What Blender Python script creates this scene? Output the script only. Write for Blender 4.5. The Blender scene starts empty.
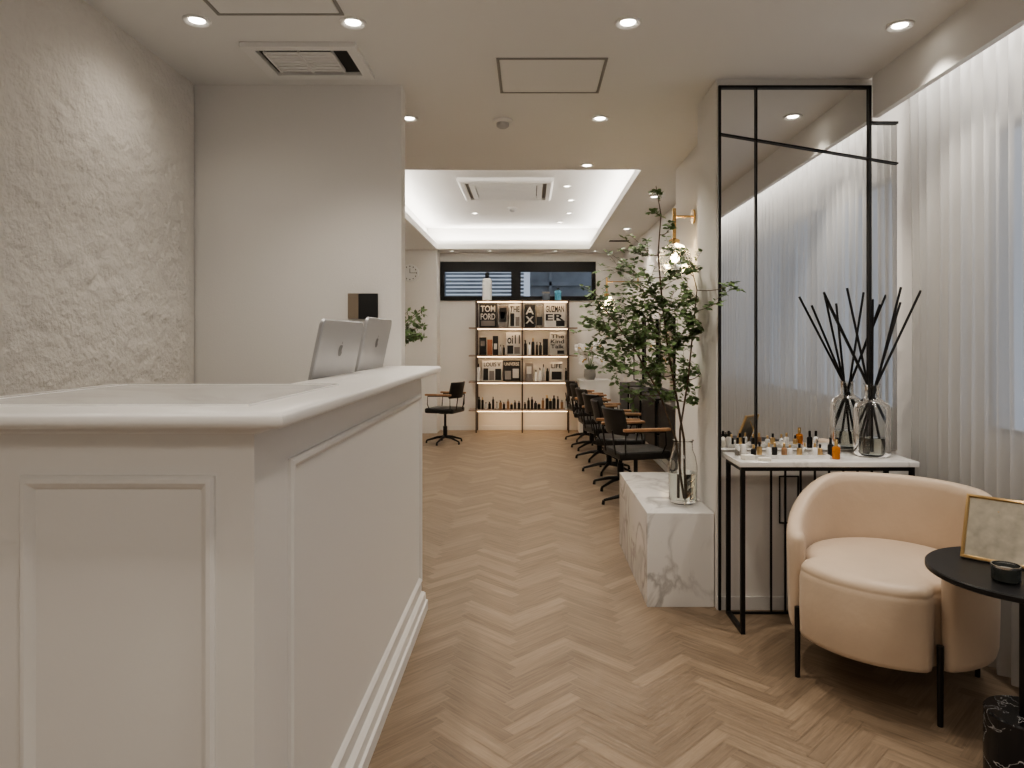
import bpy, bmesh, math, random
from mathutils import Vector, Matrix, noise
R = random.Random(7)
scene = bpy.context.scene
COL = scene.collection
F, CX, CY, CH, H = 700.0, 530.0, 340.0, 1.25, 2.46
def P(px, py, d):
    return Vector(((px-CX)/F*d, d, CH-(py-CY)/F*d))

# ------------------------------------------------------------ materials
def mat(name, col, rough=0.5, metal=0.0, bump=0.0, bscale=60, var=0.0, vscale=4, emis=None, es=0, trans=0, ior=1.45, coat=0, sheen=0, bdist=.01):
    m = bpy.data.materials.new(name); m.use_nodes = True
    nt = m.node_tree; b = nt.nodes['Principled BSDF']
    b.inputs['Base Color'].default_value = (*col, 1)
    b.inputs['Roughness'].default_value = rough
    b.inputs['Metallic'].default_value = metal
    b.inputs['Transmission Weight'].default_value = trans
    b.inputs['IOR'].default_value = ior
    b.inputs['Coat Weight'].default_value = coat
    b.inputs['Sheen Weight'].default_value = sheen
    if emis:
        b.inputs['Emission Color'].default_value = (*emis, 1)
        b.inputs['Emission Strength'].default_value = es
    tc = nt.nodes.new('ShaderNodeTexCoord')
    if var > 0:
        n = nt.nodes.new('ShaderNodeTexNoise'); n.inputs['Scale'].default_value = vscale; n.inputs['Detail'].default_value = 4
        r = nt.nodes.new('ShaderNodeValToRGB')
        r.color_ramp.elements[0].position = 0.3; r.color_ramp.elements[1].position = 0.7
        r.color_ramp.elements[0].color = (*[c*(1-var) for c in col], 1)
        r.color_ramp.elements[1].color = (*[min(1, c*(1+var)) for c in col], 1)
        nt.links.new(tc.outputs['Object'], n.inputs['Vector']); nt.links.new(n.outputs['Fac'], r.inputs['Fac'])
        nt.links.new(r.outputs['Color'], b.inputs['Base Color'])
    if bump > 0:
        n = nt.nodes.new('ShaderNodeTexNoise'); n.inputs['Scale'].default_value = bscale; n.inputs['Detail'].default_value = 6
        bp = nt.nodes.new('ShaderNodeBump'); bp.inputs['Strength'].default_value = bump; bp.inputs['Distance'].default_value = bdist
        nt.links.new(tc.outputs['Object'], n.inputs['Vector']); nt.links.new(n.outputs['Fac'], bp.inputs['Height'])
        nt.links.new(bp.outputs['Normal'], b.inputs['Normal'])
    return m
def marble(name, base, vein, scale=2.2, rough=0.15, thin=0.06):
    m = mat(name, base, rough); nt = m.node_tree; b = nt.nodes['Principled BSDF']
    tc = nt.nodes.new('ShaderNodeTexCoord')
    n1 = nt.nodes.new('ShaderNodeTexNoise'); n1.inputs['Scale'].default_value = scale; n1.inputs['Detail'].default_value = 6; n1.inputs['Distortion'].default_value = 1.3
    sub = nt.nodes.new('ShaderNodeMath'); sub.operation = 'SUBTRACT'; sub.inputs[1].default_value = 0.5
    ab = nt.nodes.new('ShaderNodeMath'); ab.operation = 'ABSOLUTE'
    r = nt.nodes.new('ShaderNodeValToRGB'); r.color_ramp.elements[0].color = (*vein, 1); r.color_ramp.elements[1].color = (*base, 1)
    r.color_ramp.elements[1].position = thin; r.color_ramp.elements[0].position = 0.0
    n2 = nt.nodes.new('ShaderNodeTexNoise'); n2.inputs['Scale'].default_value = scale*0.8; n2.inputs['Detail'].default_value = 3
    mx = nt.nodes.new('ShaderNodeMix'); mx.data_type = 'RGBA'
    mr = nt.nodes.new('ShaderNodeMapRange'); mr.inputs[1].default_value = 0.42; mr.inputs[2].default_value = 0.62
    nt.links.new(tc.outputs['Object'], n1.inputs['Vector']); nt.links.new(tc.outputs['Object'], n2.inputs['Vector'])
    nt.links.new(n1.outputs['Fac'], sub.inputs[0]); nt.links.new(sub.outputs[0], ab.inputs[0]); nt.links.new(ab.outputs[0], r.inputs['Fac'])
    nt.links.new(n2.outputs['Fac'], mr.inputs[0]); nt.links.new(mr.outputs[0], mx.inputs[0])
    nt.links.new(r.outputs['Color'], mx.inputs[6]); mx.inputs[7].default_value = (*base, 1)
    nt.links.new(mx.outputs[2], b.inputs['Base Color'])
    return m

M = {}
M['wall'] = mat('plaster_white', (.79, .765, .73), .85, bump=.06, bscale=140)
M['wallpaper'] = mat('wallpaper_fine', (.80, .78, .75), .8, bump=.12, bscale=220)
M['ceil'] = mat('ceiling_paint', (.81, .80, .78), .9)
M['stone'] = mat('rough_plaster', (.80, .765, .715), .9, bump=.9, bscale=48, bdist=.010)
M['counter'] = mat('painted_white_wood', (.77, .755, .73), .45, bump=.02, bscale=80)
M['ctop'] = mat('satin_white_top', (.84, .83, .81), .3)
M['inset'] = marble('pale_inset', (.86, .855, .84), (.76, .75, .73), 1.5, .12)
M['marble'] = marble('white_marble', (.77, .755, .735), (.44, .43, .42), 2.6, .15, .05)
M['marble_top'] = marble('console_marble', (.82, .80, .77), (.5, .48, .45), 4, .12)
M['bmarble'] = marble('black_marble', (.015, .015, .017), (.6, .6, .6), 7, .12, .012)
M['black'] = mat('black_metal', (.018, .017, .017), .4, .3)
M['bronze'] = mat('bronze_metal', (.10, .075, .06), .4, .4)
M['blackleather'] = mat('black_leather', (.015, .014, .013), .4, bump=.1, bscale=200)
M['wood'] = mat('walnut_arm', (.33, .19, .10), .4, var=.25, vscale=14)
M['brass'] = mat('brass', (.72, .50, .24), .22, 1)
M['chrome'] = mat('chrome', (.75, .75, .75), .15, 1)
M['alu'] = mat('aluminium', (.52, .52, .53), .4, .4)
M['emblem'] = mat('emblem_grey', (.16, .16, .165), .3, .3)
M['screen'] = mat('screen_glass', (.01, .01, .012), .1)
M['leather'] = mat('cream_leather', (.60, .475, .360), .42, bump=.25, bscale=14, var=.04, vscale=5, sheen=.15)
M['mirror'] = mat('mirror_silver', (.84, .84, .83), .015, 1)
M['glass'] = mat('clear_glass', (.985, 1, .995), .0, trans=1, ior=1.36)
M['water'] = mat('water', (.95, 1, .97), .0, trans=1, ior=1.33)
M['oil'] = mat('pale_oil', (.95, .94, .84), .0, trans=1, ior=1.34)
M['bark'] = mat('bark', (.12, .085, .055), .8, var=.3, vscale=30)
M['leaf'] = mat('leaf_green', (.14, .215, .085), .5, var=.40, vscale=9)
M['lens'] = mat('lamp_lens', (1, .95, .88), .5, emis=(1, .92, .80), es=12)
M['lensb'] = mat('led_strip', (1, .9, .8), .5, emis=(1, .70, .42), es=6)
M['ring'] = mat('white_trim', (.82, .81, .79), .4)
M['acwhite'] = mat('ac_plastic', (.82, .81, .79), .45)
M['dark'] = mat('dark_slot', (.03, .028, .026), .7)
M['grey'] = mat('matte_grey', (.33, .32, .30), .7)  # plain grey for hatch rims, cassette slot, ground, wax and pot
M['palegrey'] = mat('pale_grey_frame', (.5, .5, .5), .6)
M['gold'] = mat('gold_frame', (.70, .50, .26), .3, 1)
M['paper'] = mat('cream_paper', (.82, .79, .72), .7, var=.04, vscale=12)
M['aged'] = mat('aged_mirror', (.50, .46, .38), .35, .6, var=.18, vscale=30)
M['whitecer'] = mat('white_ceramic', (.85, .84, .82), .2)
M['petal'] = mat('white_petal', (.95, .93, .92), .6, emis=None)
M['slat'] = mat('fence_slat', (.33, .35, .37), .7, var=.2)
M['amber'] = mat('amber_liquid', (.75, .28, .04), .08, trans=.5)

def floor_mat():
    m = bpy.data.materials.new('oak_herringbone'); m.use_nodes = True
    nt = m.node_tree; b = nt.nodes['Principled BSDF']; L = nt.links.new
    at = nt.nodes.new('ShaderNodeAttribute'); at.attribute_name = 'plank'
    uv = nt.nodes.new('ShaderNodeUVMap'); uv.uv_map = 'UVMap'
    mp = nt.nodes.new('ShaderNodeMapping'); mp.inputs['Scale'].default_value = (3.0, 60, 1)
    n = nt.nodes.new('ShaderNodeTexNoise'); n.inputs['Scale'].default_value = 1.6; n.inputs['Detail'].default_value = 8; n.inputs['Distortion'].default_value = .5; n.inputs['Roughness'].default_value = .65
    L(uv.outputs[0], mp.inputs[0]); L(mp.outputs[0], n.inputs['Vector'])
    r = nt.nodes.new('ShaderNodeValToRGB')
    r.color_ramp.elements[0].position = .24; r.color_ramp.elements[0].color = (.150, .106, .070, 1)
    r.color_ramp.elements[1].position = 1.0; r.color_ramp.elements[1].color = (.385, .290, .203, 1)
    ma = nt.nodes.new('ShaderNodeMath'); ma.operation = 'MULTIPLY_ADD'; ma.inputs[1].default_value = .27
    mb = nt.nodes.new('ShaderNodeMath'); mb.operation = 'MULTIPLY'; mb.inputs[1].default_value = .98
    L(n.outputs['Fac'], mb.inputs[0]); L(at.outputs['Fac'], ma.inputs[0]); L(mb.outputs[0], ma.inputs[2]); L(ma.outputs[0], r.inputs['Fac'])
    L(r.outputs['Color'], b.inputs['Base Color'])
    bp = nt.nodes.new('ShaderNodeBump'); bp.inputs['Strength'].default_value = .15; bp.inputs['Distance'].default_value = .003
    L(n.outputs['Fac'], bp.inputs['Height']); L(bp.outputs['Normal'], b.inputs['Normal'])
    b.inputs['Roughness'].default_value = .45
    return m
M['floor'] = floor_mat()
M['groove'] = mat('plank_groove', (.05, .036, .024), .8)

def curtain_mat():
    m = bpy.data.materials.new('sheer_voile'); m.use_nodes = True
    nt = m.node_tree; nt.nodes.clear(); L = nt.links.new
    o = nt.nodes.new('ShaderNodeOutputMaterial'); d = nt.nodes.new('ShaderNodeBsdfDiffuse'); t = nt.nodes.new('ShaderNodeBsdfTranslucent'); tr = nt.nodes.new('ShaderNodeBsdfTransparent')
    d.inputs[0].default_value = (.68, .675, .66, 1); t.inputs[0].default_value = (.78, .77, .76, 1)
    a = nt.nodes.new('ShaderNodeMixShader'); a.inputs[0].default_value = .38
    c = nt.nodes.new('ShaderNodeMixShader'); c.inputs[0].default_value = .42
    L(d.outputs[0], a.inputs[1]); L(t.outputs[0], a.inputs[2]); L(a.outputs[0], c.inputs[1]); L(tr.outputs[0], c.inputs[2]); L(c.outputs[0], o.inputs[0])
    return m
M['curtain'] = curtain_mat()

# ------------------------------------------------------------ mesh helpers
def box(bm, x0, x1, y0, y1, z0, z1, bev=0, rot=None):
    mtx = Matrix.Translation(((x0+x1)/2, (y0+y1)/2, (z0+z1)/2)) @ Matrix.Diagonal((abs(x1-x0), abs(y1-y0), abs(z1-z0), 1))
    if rot is not None: mtx = rot @ mtx
    r = bmesh.ops.create_cube(bm, size=1, matrix=mtx)
    if bev > 0:
        es = list({e for v in r['verts'] for e in v.link_edges})
        bmesh.ops.bevel(bm, geom=es, offset=bev, segments=3, affect='EDGES', profile=.6)
def rings(bm, rs, closed=True, cap0=True, cap1=True, loop=False):
    vr = [[bm.verts.new(p) for p in r] for r in rs]
    n = len(vr[0])
    m = len(vr)
    for i in range(m if loop else m-1):
        a, b = vr[i], vr[(i+1) % m]
        for j in range(n if closed else n-1):
            k = (j+1) % n
            try: bm.faces.new((a[j], a[k], b[k], b[j]))
            except ValueError: pass
    if cap0 and not loop: bm.faces.new(list(reversed(vr[0])))
    if cap1 and not loop: bm.faces.new(vr[-1])
    return vr
def lathe(bm, prof, seg=32, c=(0, 0, 0), cap0=True, cap1=True):
    rs = []
    for r, z in prof:
        r = max(r, .0004)
        rs.append([Vector((c[0]+r*math.cos(2*math.pi*i/seg), c[1]+r*math.sin(2*math.pi*i/seg), c[2]+z)) for i in range(seg)])
    rings(bm, rs, cap0=cap0, cap1=cap1)
def tube(bm, pts, r, seg=8):
    pts = [Vector(p) for p in pts]; rs = []
    rr = r if isinstance(r, (list, tuple)) else [r]*len(pts)
    up = None
    for i, p in enumerate(pts):
        t = (pts[min(i+1, len(pts)-1)]-pts[max(i-1, 0)]).normalized()
        if up is None:
            up = Vector((0, 0, 1)) if abs(t.z) < .9 else Vector((1, 0, 0))
        s = t.cross(up).normalized(); up = s.cross(t).normalized()
        rs.append([p+(s*math.cos(2*math.pi*k/seg)+up*math.sin(2*math.pi*k/seg))*rr[i] for k in range(seg)])
    rings(bm, rs)
def rect_frame(bm, o, U, V, N, w, h, prof):
    o, U, V, N = Vector(o), Vector(U), Vector(V), Vector(N); rs = []
    for i, t in prof:
        rs.append([o+U*i+V*i+N*t, o+U*(w-i)+V*i+N*t, o+U*(w-i)+V*(h-i)+N*t, o+U*i+V*(h-i)+N*t])
    rings(bm, rs, loop=True)
def sphere(bm, c, r, u=16, v=10, sc=(1, 1, 1)):
    bmesh.ops.create_uvsphere(bm, u_segments=u, v_segments=v, radius=r, matrix=Matrix.Translation(c) @ Matrix.Diagonal((*sc, 1)))
def finish(name, bm, m, ang=35, smooth=True):
    bmesh.ops.recalc_face_normals(bm, faces=bm.faces)
    me = bpy.data.meshes.new(name); bm.to_mesh(me); bm.free()
    if m: me.materials.append(M[m] if isinstance(m, str) else m)
    if smooth:
        me.polygons.foreach_set('use_smooth', [True]*len(me.polygons))
        me.set_sharp_from_angle(angle=math.radians(ang))
    ob = bpy.data.objects.new(name, me); COL.objects.link(ob)
    return ob
def struct(name, bm, m, ang=35):
    o = finish(name, bm, m, ang); o['kind'] = 'structure'; return o
def thing(name, loc, label, cat, rz=0, group=None):
    e = bpy.data.objects.new(name, None); e.empty_display_size = .1
    e.location = loc; e.rotation_euler = (0, 0, rz); COL.objects.link(e)
    e['label'] = label; e['category'] = cat
    if group: e['group'] = group
    return e
def part(parent, name, bm, m, label=None, ang=35):
    o = finish(name, bm, m, ang); o.parent = parent
    if label: o['label'] = label
    return o
def single(name, bm, m, loc, label, cat, rz=0, group=None, ang=35):
    o = finish(name, bm, m, ang); o.location = loc; o.rotation_euler = (0, 0, rz)
    o['label'] = label; o['category'] = cat
    if group: o['group'] = group
    return o
def dup(t, loc, rz=None, label=None, scale=None):
    n = t.copy(); COL.objects.link(n); n.location = loc
    if rz is not None: n.rotation_euler = (0, 0, rz)
    if label: n['label'] = label
    if scale: n.scale = scale
    for c in t.children:
        k = c.copy(); COL.objects.link(k); k.parent = n
        k.matrix_parent_inverse = c.matrix_parent_inverse.copy()
        for g in c.children:
            q = g.copy(); COL.objects.link(q); q.parent = k
    return n
def text(parent, s, w, h, loc, m, rx=math.pi/2, rz=0, name='lettering'):
    cu = bpy.data.curves.new('txt', 'FONT'); cu.body = s; cu.size = 1; cu.space_line = .8; cu.offset = .02
    tmp = bpy.data.objects.new('txt', cu); COL.objects.link(tmp)
    bpy.context.view_layer.update()
    me = bpy.data.meshes.new_from_object(tmp.evaluated_get(bpy.context.evaluated_depsgraph_get()))
    bpy.data.objects.remove(tmp)
    xs = [v.co.x for v in me.vertices]; ys = [v.co.y for v in me.vertices]
    x0, x1, y0, y1 = min(xs), max(xs), min(ys), max(ys)
    for v in me.vertices:
        v.co = Vector(((v.co.x-x0)/(x1-x0)*w, (v.co.y-y0)/(y1-y0)*h, 0))
    me.materials.clear(); me.materials.append(m)
    o = bpy.data.objects.new(name, me); COL.objects.link(o); o.location = loc; o.rotation_euler = (rx, 0, rz)
    if parent: o.parent = parent
    return o
def area(loc, d, longax, sx, sy, e, col=(1, .91, .80)):
    l = bpy.data.lights.new('area', 'AREA'); l.shape = 'RECTANGLE'; l.size = sx; l.size_y = sy; l.energy = e; l.color = col
    o = bpy.data.objects.new('lamp_area', l); COL.objects.link(o)
    z = -Vector(d).normalized(); x = Vector(longax).normalized(); y = z.cross(x)
    mt = Matrix((x, y, z)).transposed().to_4x4(); mt.translation = loc; o.matrix_world = mt
    return o
def spot(loc, e, ang=116, blend=1.0, col=(1, .91, .79), rad=.04):
    l = bpy.data.lights.new('spot', 'SPOT'); l.energy = e; l.spot_size = math.radians(ang); l.spot_blend = blend; l.color = col; l.shadow_soft_size = rad
    o = bpy.data.objects.new('lamp_spot', l); COL.objects.link(o); o.location = loc
    return o
B = bmesh.new

# ------------------------------------------------------------ floor
def build_floor():
    W = .054; n = 6; Lp = W*n; g = .0007
    bm = B(); cl = bm.loops.layers.color.new('plank'); uvl = bm.loops.layers.uv.new('UVMap')
    c = math.cos(math.pi/4)
    def rot(x, y): return Vector(((x-y)*c-.05, (x+y)*c, 0))
    for m_ in range(-11, 12):
        for k in range(-95, 240):
            for t in (0, 1):
                ox, oy = k*W+m_*Lp, k*W-m_*Lp
                if t == 0: x0, x1, y0, y1 = ox, ox+Lp, oy, oy+W
                else: x0, x1, y0, y1 = ox, ox+W, oy+W, oy+W+Lp
                ce = rot((x0+x1)/2, (y0+y1)/2)
                if not (-2.4 < ce.x < 2.5 and -2.7 < ce.y < 10.1): continue
                vs = [bm.verts.new(rot(*p)) for p in ((x0+g, y0+g), (x1-g, y0+g), (x1-g, y1-g), (x0+g, y1-g))]
                f = bm.faces.new(vs); v = R.random(); ou, ov = R.random()*40, R.random()*40
                uv = [(0, 0), (Lp, 0), (Lp, W), (0, W)] if t == 0 else [(0, 0), (0, W), (Lp, W), (Lp, 0)]
                for lp, q in zip(f.loops, uv):
                    lp[cl] = (v, v, v, 1); lp[uvl].uv = (q[0]+ou, q[1]+ov)
    for co, no in (((-2, 0, 0), (-1, 0, 0)), ((2.0, 0, 0), (1, 0, 0)), ((0, -2.2, 0), (0, -1, 0)), ((0, 9.74, 0), (0, 1, 0))):
        bmesh.ops.bisect_plane(bm, geom=bm.verts[:]+bm.edges[:]+bm.faces[:], plane_co=co, plane_no=no, clear_outer=True)
    nf = len(bm.faces)
    box(bm, -2, 2.0, -2.2, 9.74, -.06, -.0015)
    for i, f in enumerate(bm.faces):
        if i >= nf: f.material_index = 1
    me = bpy.data.meshes.new('floor')
    bm.to_mesh(me); bm.free(); me.materials.append(M['floor']); me.materials.append(M['groove'])
    o = bpy.data.objects.new('floor', me); COL.objects.link(o); o['kind'] = 'structure'
build_floor()

# ------------------------------------------------------------ shell
BW = 9.72
def build_shell():
    bm = B(); nz = 210; ys = []
    y = -2.2
    while y < .4: ys.append(y); y += .06
    while y < 3.305: ys.append(y); y += .012
    ys.append(3.312)
    g = []
    for j in range(nz+1):
        row = []
        for y in ys:
            z = H*j/nz
            w1 = noise.noise_vector(Vector((y*9, z*9, 1)))*.035
            p = Vector((y, z*1.25, 0))+w1
            v1 = noise.voronoi(p*7.5)[0]; v2 = noise.voronoi(p*17+Vector((3, 5, 1)))[0]
            h = .012*min(.8, v1[1]-v1[0])+.0065*min(.8, v2[0])+noise.noise(p*3)*.004+noise.fractal(p*9, 1, 2, 3)*.005+noise.noise(p*42)*.002
            edge = min(1, (3.312-y)/.10)*min(1, (H-z)/.05+.15)
            row.append(bm.verts.new((-1.590+h*edge*.9, y, z)))
        g.append(row)
    for j in range(nz):
        for i in range(len(ys)-1):
            bm.faces.new((g[j][i], g[j][i+1], g[j+1][i+1], g[j+1][i]))
    box(bm, -1.75, -1.60, -2.2, 3.31, 0, H)
    struct('wall_left', bm, 'stone', 80)
    bm = B(); box(bm, -2.0, -.61, 3.32, 3.42, 0, H); struct('wall_partition', bm, 'wallpaper')
    bm = B(); box(bm, -2.1, -2.0, 3.31, BW+.1, 0, H); struct('wall_left_salon', bm, 'wall')
    bm = B(); box(bm, -2.0, -1.25, 9.38, BW, 0, H); struct('wall_left_column', bm, 'wall')
    bm = B(); wx0, wx1, wz0, wz1 = -1.24, .91, 1.80, 2.335
    box(bm, -2.0, wx0, BW, BW+.12, 0, 2.8); box(bm, wx1, 1.4, BW, BW+.12, 0, 2.8)
    box(bm, wx0, wx1, BW, BW+.12, 0, wz0); box(bm, wx0, wx1, BW, BW+.12, wz1, 2.8)
    struct('wall_back', bm, 'wall')
    bm = B()
    rect_frame(bm, (wx0, BW+.03, wz0), (1, 0, 0), (0, 0, 1), (0, -1, 0), wx1-wx0, wz1-wz0, [(0, 0), (0, .06), (.055, .06), (.055, 0)])
    box(bm, -.26, -.13, BW-.03, BW+.03, wz0, wz1); box(bm, wx0, wx1, BW-.028, BW+.03, wz1-.14, wz1-.05)
    struct('window_1', bm, 'black')
    bm = B()
    for i in range(40): box(bm, -2.2, -.1, 11.2, 11.22, i*.06+.01, i*.06+.045)
    for x in (-2.1, -1.4, -.7): box(bm, x, x+.05, 11.22, 11.26, 0, 2.45)
    single('slatted_fence', bm, 'slat', (0, 0, 0), 'pale grey horizontal slatted fence outside the window', 'fence')
    bm = B(); box(bm, 0, 2.2, 11.0, 11.1, 0, 2.6); box(bm, .3, .34, 10.95, 11.0, 0, 2.6); box(bm, 0, 2.2, 10.95, 11.0, 2.1, 2.16)
    single('neighbour_facade', bm, 'slat', (0, 0, 0), 'blue-grey panelled building facade outside the window', 'building')
    bm = B(); box(bm, -3, 3, 9.86, 13, -.08, 0); struct('ground_outside', bm, 'grey')
    bm = B(); box(bm, 1.3, 1.4, 4.98, BW, 0, H); struct('wall_right', bm, 'wall')
    bm = B(); box(bm, .866, 2.0, 3.25, 3.62, 0, H); box(bm, 1.036, 2.0, 3.62, 4.98, 0, H); struct('wall_pilaster', bm, 'wall')
    bm = B(); a0, a1, z0, z1 = -.6, 2.90, .87, 2.12
    box(bm, 1.90, 2.0, -2.2, a0, 0, H); box(bm, 1.90, 2.0, a1, 3.25, 0, H); box(bm, 1.90, 2.0, a0, a1, 0, z0); box(bm, 1.90, 2.0, a0, a1, z1, H)
    struct('wall_window_side', bm, 'wall')
    bm = B(); rect_frame(bm, (1.93, a0, z0), (0, 1, 0), (0, 0, 1), (-1, 0, 0), a1-a0, z1-z0, [(0, 0), (0, .03), (.025, .03), (.025, 0)])
    for y in (.6, 1.75): box(bm, 1.90, 1.93, y-.02, y+.02, z0, z1)
    struct('window_2', bm, 'palegrey')
    bm = B(); box(bm, -1.75, 2.0, -2.3, -2.2, 0, H); struct('wall_rear', bm, 'wall')
    cx0, cx1, cy0, cy1 = -1.237, .79, 4.98, 9.31
    e = .15; T = .07
    bm = B()
    box(bm, -2.1, 2.0, -2.3, cy0, H, H+T); box(bm, -2.1, 1.4, cy1, BW, H, H+T)
    box(bm, -2.1, cx0, cy0, cy1, H, H+T); box(bm, cx1, 1.4, cy0, cy1, H, H+T)
    Z2 = 2.76
    box(bm, cx0-e, cx1+e, cy0-e, cy1+e, Z2, Z2+.05)
    box(bm, cx0-e-.05, cx0-e, cy0-e, cy1+e, H+T, Z2+.05); box(bm, cx1+e, cx1+e+.05, cy0-e, cy1+e, H+T, Z2+.05)
    box(bm, cx0-e, cx1+e, cy0-e-.05, cy0-e, H+T, Z2+.05); box(bm, cx0-e, cx1+e, cy1+e, cy1+e+.05, H+T, Z2+.05)
    struct('ceiling', bm, 'ceil')
    zc = H+T+.03; my = (cy0+cy1)/2; mx = (cx0+cx1)/2; ly = cy1-cy0; lx = cx1-cx0
    wc = (1, .95, .87)
    area((cx0-.09, my, zc), (.35, 0, 1), (0, 1, 0), ly, .03, 17, wc); area((cx1+.09, my, zc), (-.35, 0, 1), (0, 1, 0), ly, .03, 17, wc)
    area((mx, cy0-.09, zc), (0, .35, 1), (1, 0, 0), lx, .03, 8, wc); area((mx, cy1+.09, zc), (0, -.35, 1), (1, 0, 0), lx, .03, 8, wc)
    bm = B(); box(bm, 1.572, 1.60, -2.2, 3.215, 2.27, H); struct('trim_1', bm, 'ceil')
    area((1.66, .9, 2.445), (.36, 0, -1), (0, 1, 0), 4.4, .02, 14, (1, .96, .91))
    bm = B(); box(bm, -1.25, 1.3, BW-.012, BW, 0, .06); struct('baseboard_back', bm, 'counter')
    bm = B(); box(bm, 1.288, 1.3, 4.98, BW-.012, 0, .06); struct('baseboard_right', bm, 'counter')
    bm = B(); box(bm, .866, 1.89, 3.24, 3.25, 0, .06); struct('baseboard_pilaster', bm, 'counter')
build_shell()

# ------------------------------------------------------------ ceiling fixtures
def downlight(x, y, z=H, e=30, r=.05, light=True, **kw):
    t = thing('recessed_downlight', (x, y, z), 'round white recessed ceiling downlight, switched on', 'downlight', group='recessed ceiling downlights')
    bm = B(); lathe(bm, [(r, -.0005), (r, -.006), (r*.92, -.009), (r*.72, -.006), (r*.56, -.001)], 32, cap0=False, cap1=False)
    part(t, 'trim_ring', bm, 'ring')
    bm = B(); lathe(bm, [(r*.56, -.0015), (r*.56, -.003), (r*.3, -.004)], 24); part(t, 'lamp_lens', bm, 'lens')
    if light: spot((x, y, z-.03), e, **kw)
    return t
for px, py, e in ((197, 20, 5), (353, 22, 24), (628, 22, 30), (900, 25, 34), (409, 118, 18), (600, 118, 32), (587, 165, 28)):
    d = (H-CH)*F/(CY-py)
    if px == 900: downlight((px-CX)/F*d, d, e=28, ang=98, blend=.6)
    elif px == 197: downlight((px-CX)/F*d, d, e=e, ang=150)
    else: downlight((px-CX)/F*d, d, e=e)
for x, y, e in ((-1.0, .9, 9), (-.3, .8, 16), (.5, 1.0, 19), (1.2, .9, 14), (-.9, -.8, 13), (.6, -.8, 13)):
    downlight(x, y, e=e)
for x, y in ((1.05, 5.9), (1.05, 7.6), (-1.6, 6.2), (-1.6, 8.0)):
    downlight(x, y, e=18)
for px, py in ((508, 184), (567, 186), (571, 200), (475, 213), (569, 213), (560, 222)):
    d = (2.76-CH)*F/(CY-py); downlight((px-CX)/F*d, d, 2.76, e=13, r=.045)
for px in (452, 490, 555, 595):
    d = 9.5; downlight((px-CX)/F*d, d, H, e=2, r=.04)

def access_panel(x0, x1, y0, y1):
    cx, cy = (x0+x1)/2, (y0+y1)/2; w, h = x1-x0, y1-y0
    t = thing('ceiling_access_panel', (cx, cy, H), 'square white ceiling access hatch with thin grey rim', 'access panel', group='ceiling access hatches')
    bm = B(); rect_frame(bm, (-w/2, -h/2, 0), (1, 0, 0), (0, 1, 0), (0, 0, -1), w, h, [(0, .0005), (0, .005), (.012, .005), (.012, .0005)]); part(t, 'rim', bm, 'grey')
    bm = B(); box(bm, -w/2+.015, w/2-.015, -h/2+.015, h/2-.015, -.004, -.0005); part(t, 'hatch', bm, 'ceil')
access_panel(-.145, .335, 3.0, 3.42)
access_panel(-1.16, -.69, 2.13, 2.6)
t = thing('ceiling_air_vent', (-.945, 3.02, H), 'white rectangular ceiling air vent with louvres', 'air vent')
bm = B(); rect_frame(bm, (-.235, -.18, 0), (1, 0, 0), (0, 1, 0), (0, 0, -1), .47, .36, [(0, .0005), (.0, .020), (.02, .024), (.045, .018), (.047, .0005)]); part(t, 'frame', bm, 'acwhite')
bm = B(); box(bm, -.187, .187, -.132, .132, -.003, -.0005); part(t, 'slot', bm, 'dark')
bm = B()
for i in range(7):
    y = -.102+i*.031
    box(bm, -.165, .125, y-.012, y+.012, -.016, -.013)
for x in (-.16, -.02, .12): box(bm, x-.004, x+.004, -.11, .10, -.020, -.004)
part(t, 'louvre', bm, 'acwhite')
def detector(x, y, z):
    t = thing('smoke_detector', (x, y, z), 'small round white smoke detector on the ceiling', 'smoke detector', group='ceiling smoke detectors')
    bm = B(); lathe(bm, [(.055, -.0005), (.055, -.012), (.045, -.018)], 32); part(t, 'base', bm, 'acwhite')
    bm = B(); lathe(bm, [(.035, -.018), (.034, -.035), (.02, -.045)], 32); part(t, 'sensor', bm, 'palegrey')
detector(-.15, 3.85, H)
ax0, ax1 = -.66, .2; ay0, ay1 = 6.45, 7.45
t = thing('ceiling_air_conditioner', ((ax0+ax1)/2, (ay0+ay1)/2, 2.76), 'white four-way cassette air conditioner in ceiling recess', 'air conditioner')
w, h = .9, .9
bm = B(); rect_frame(bm, (-w/2, -h/2, 0), (1, 0, 0), (0, 1, 0), (0, 0, -1), w, h, [(0, .0005), (.0, .03), (.02, .045), (.06, .045), (.06, .0005)]); rect_frame(bm, (-w/2+.10, -h/2+.10, 0), (1, 0, 0), (0, 1, 0), (0, 0, -1), w-.20, h-.20, [(0, .0005), (0, .045), (.05, .045), (.05, .0005)]); part(t, 'frame', bm, 'acwhite')
bm = B(); box(bm, -w/2+.06, w/2-.06, -h/2+.06, h/2-.06, -.02, -.0005); part(t, 'slot', bm, 'grey')
bm = B()
for i in range(9): box(bm, -.29, .29, -.27+i*.062, -.27+i*.062+.035, -.045, -.03)
part(t, 'grille', bm, 'acwhite')
detector(-.2, 8.0, 2.76)
t = thing('ceiling_air_vent', (1.08, 8.5, H), 'small dark linear ceiling air vent', 'air vent')
bm = B(); rect_frame(bm, (-.14, -.1, 0), (1, 0, 0), (0, 1, 0), (0, 0, -1), .28, .2, [(0, .0005), (0, .01), (.02, .01), (.02, .0005)]); part(t, 'frame', bm, 'acwhite')
bm = B(); box(bm, -.12, .12, -.08, .08, -.006, -.0005); part(t, 'slot', bm, 'dark')

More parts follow.
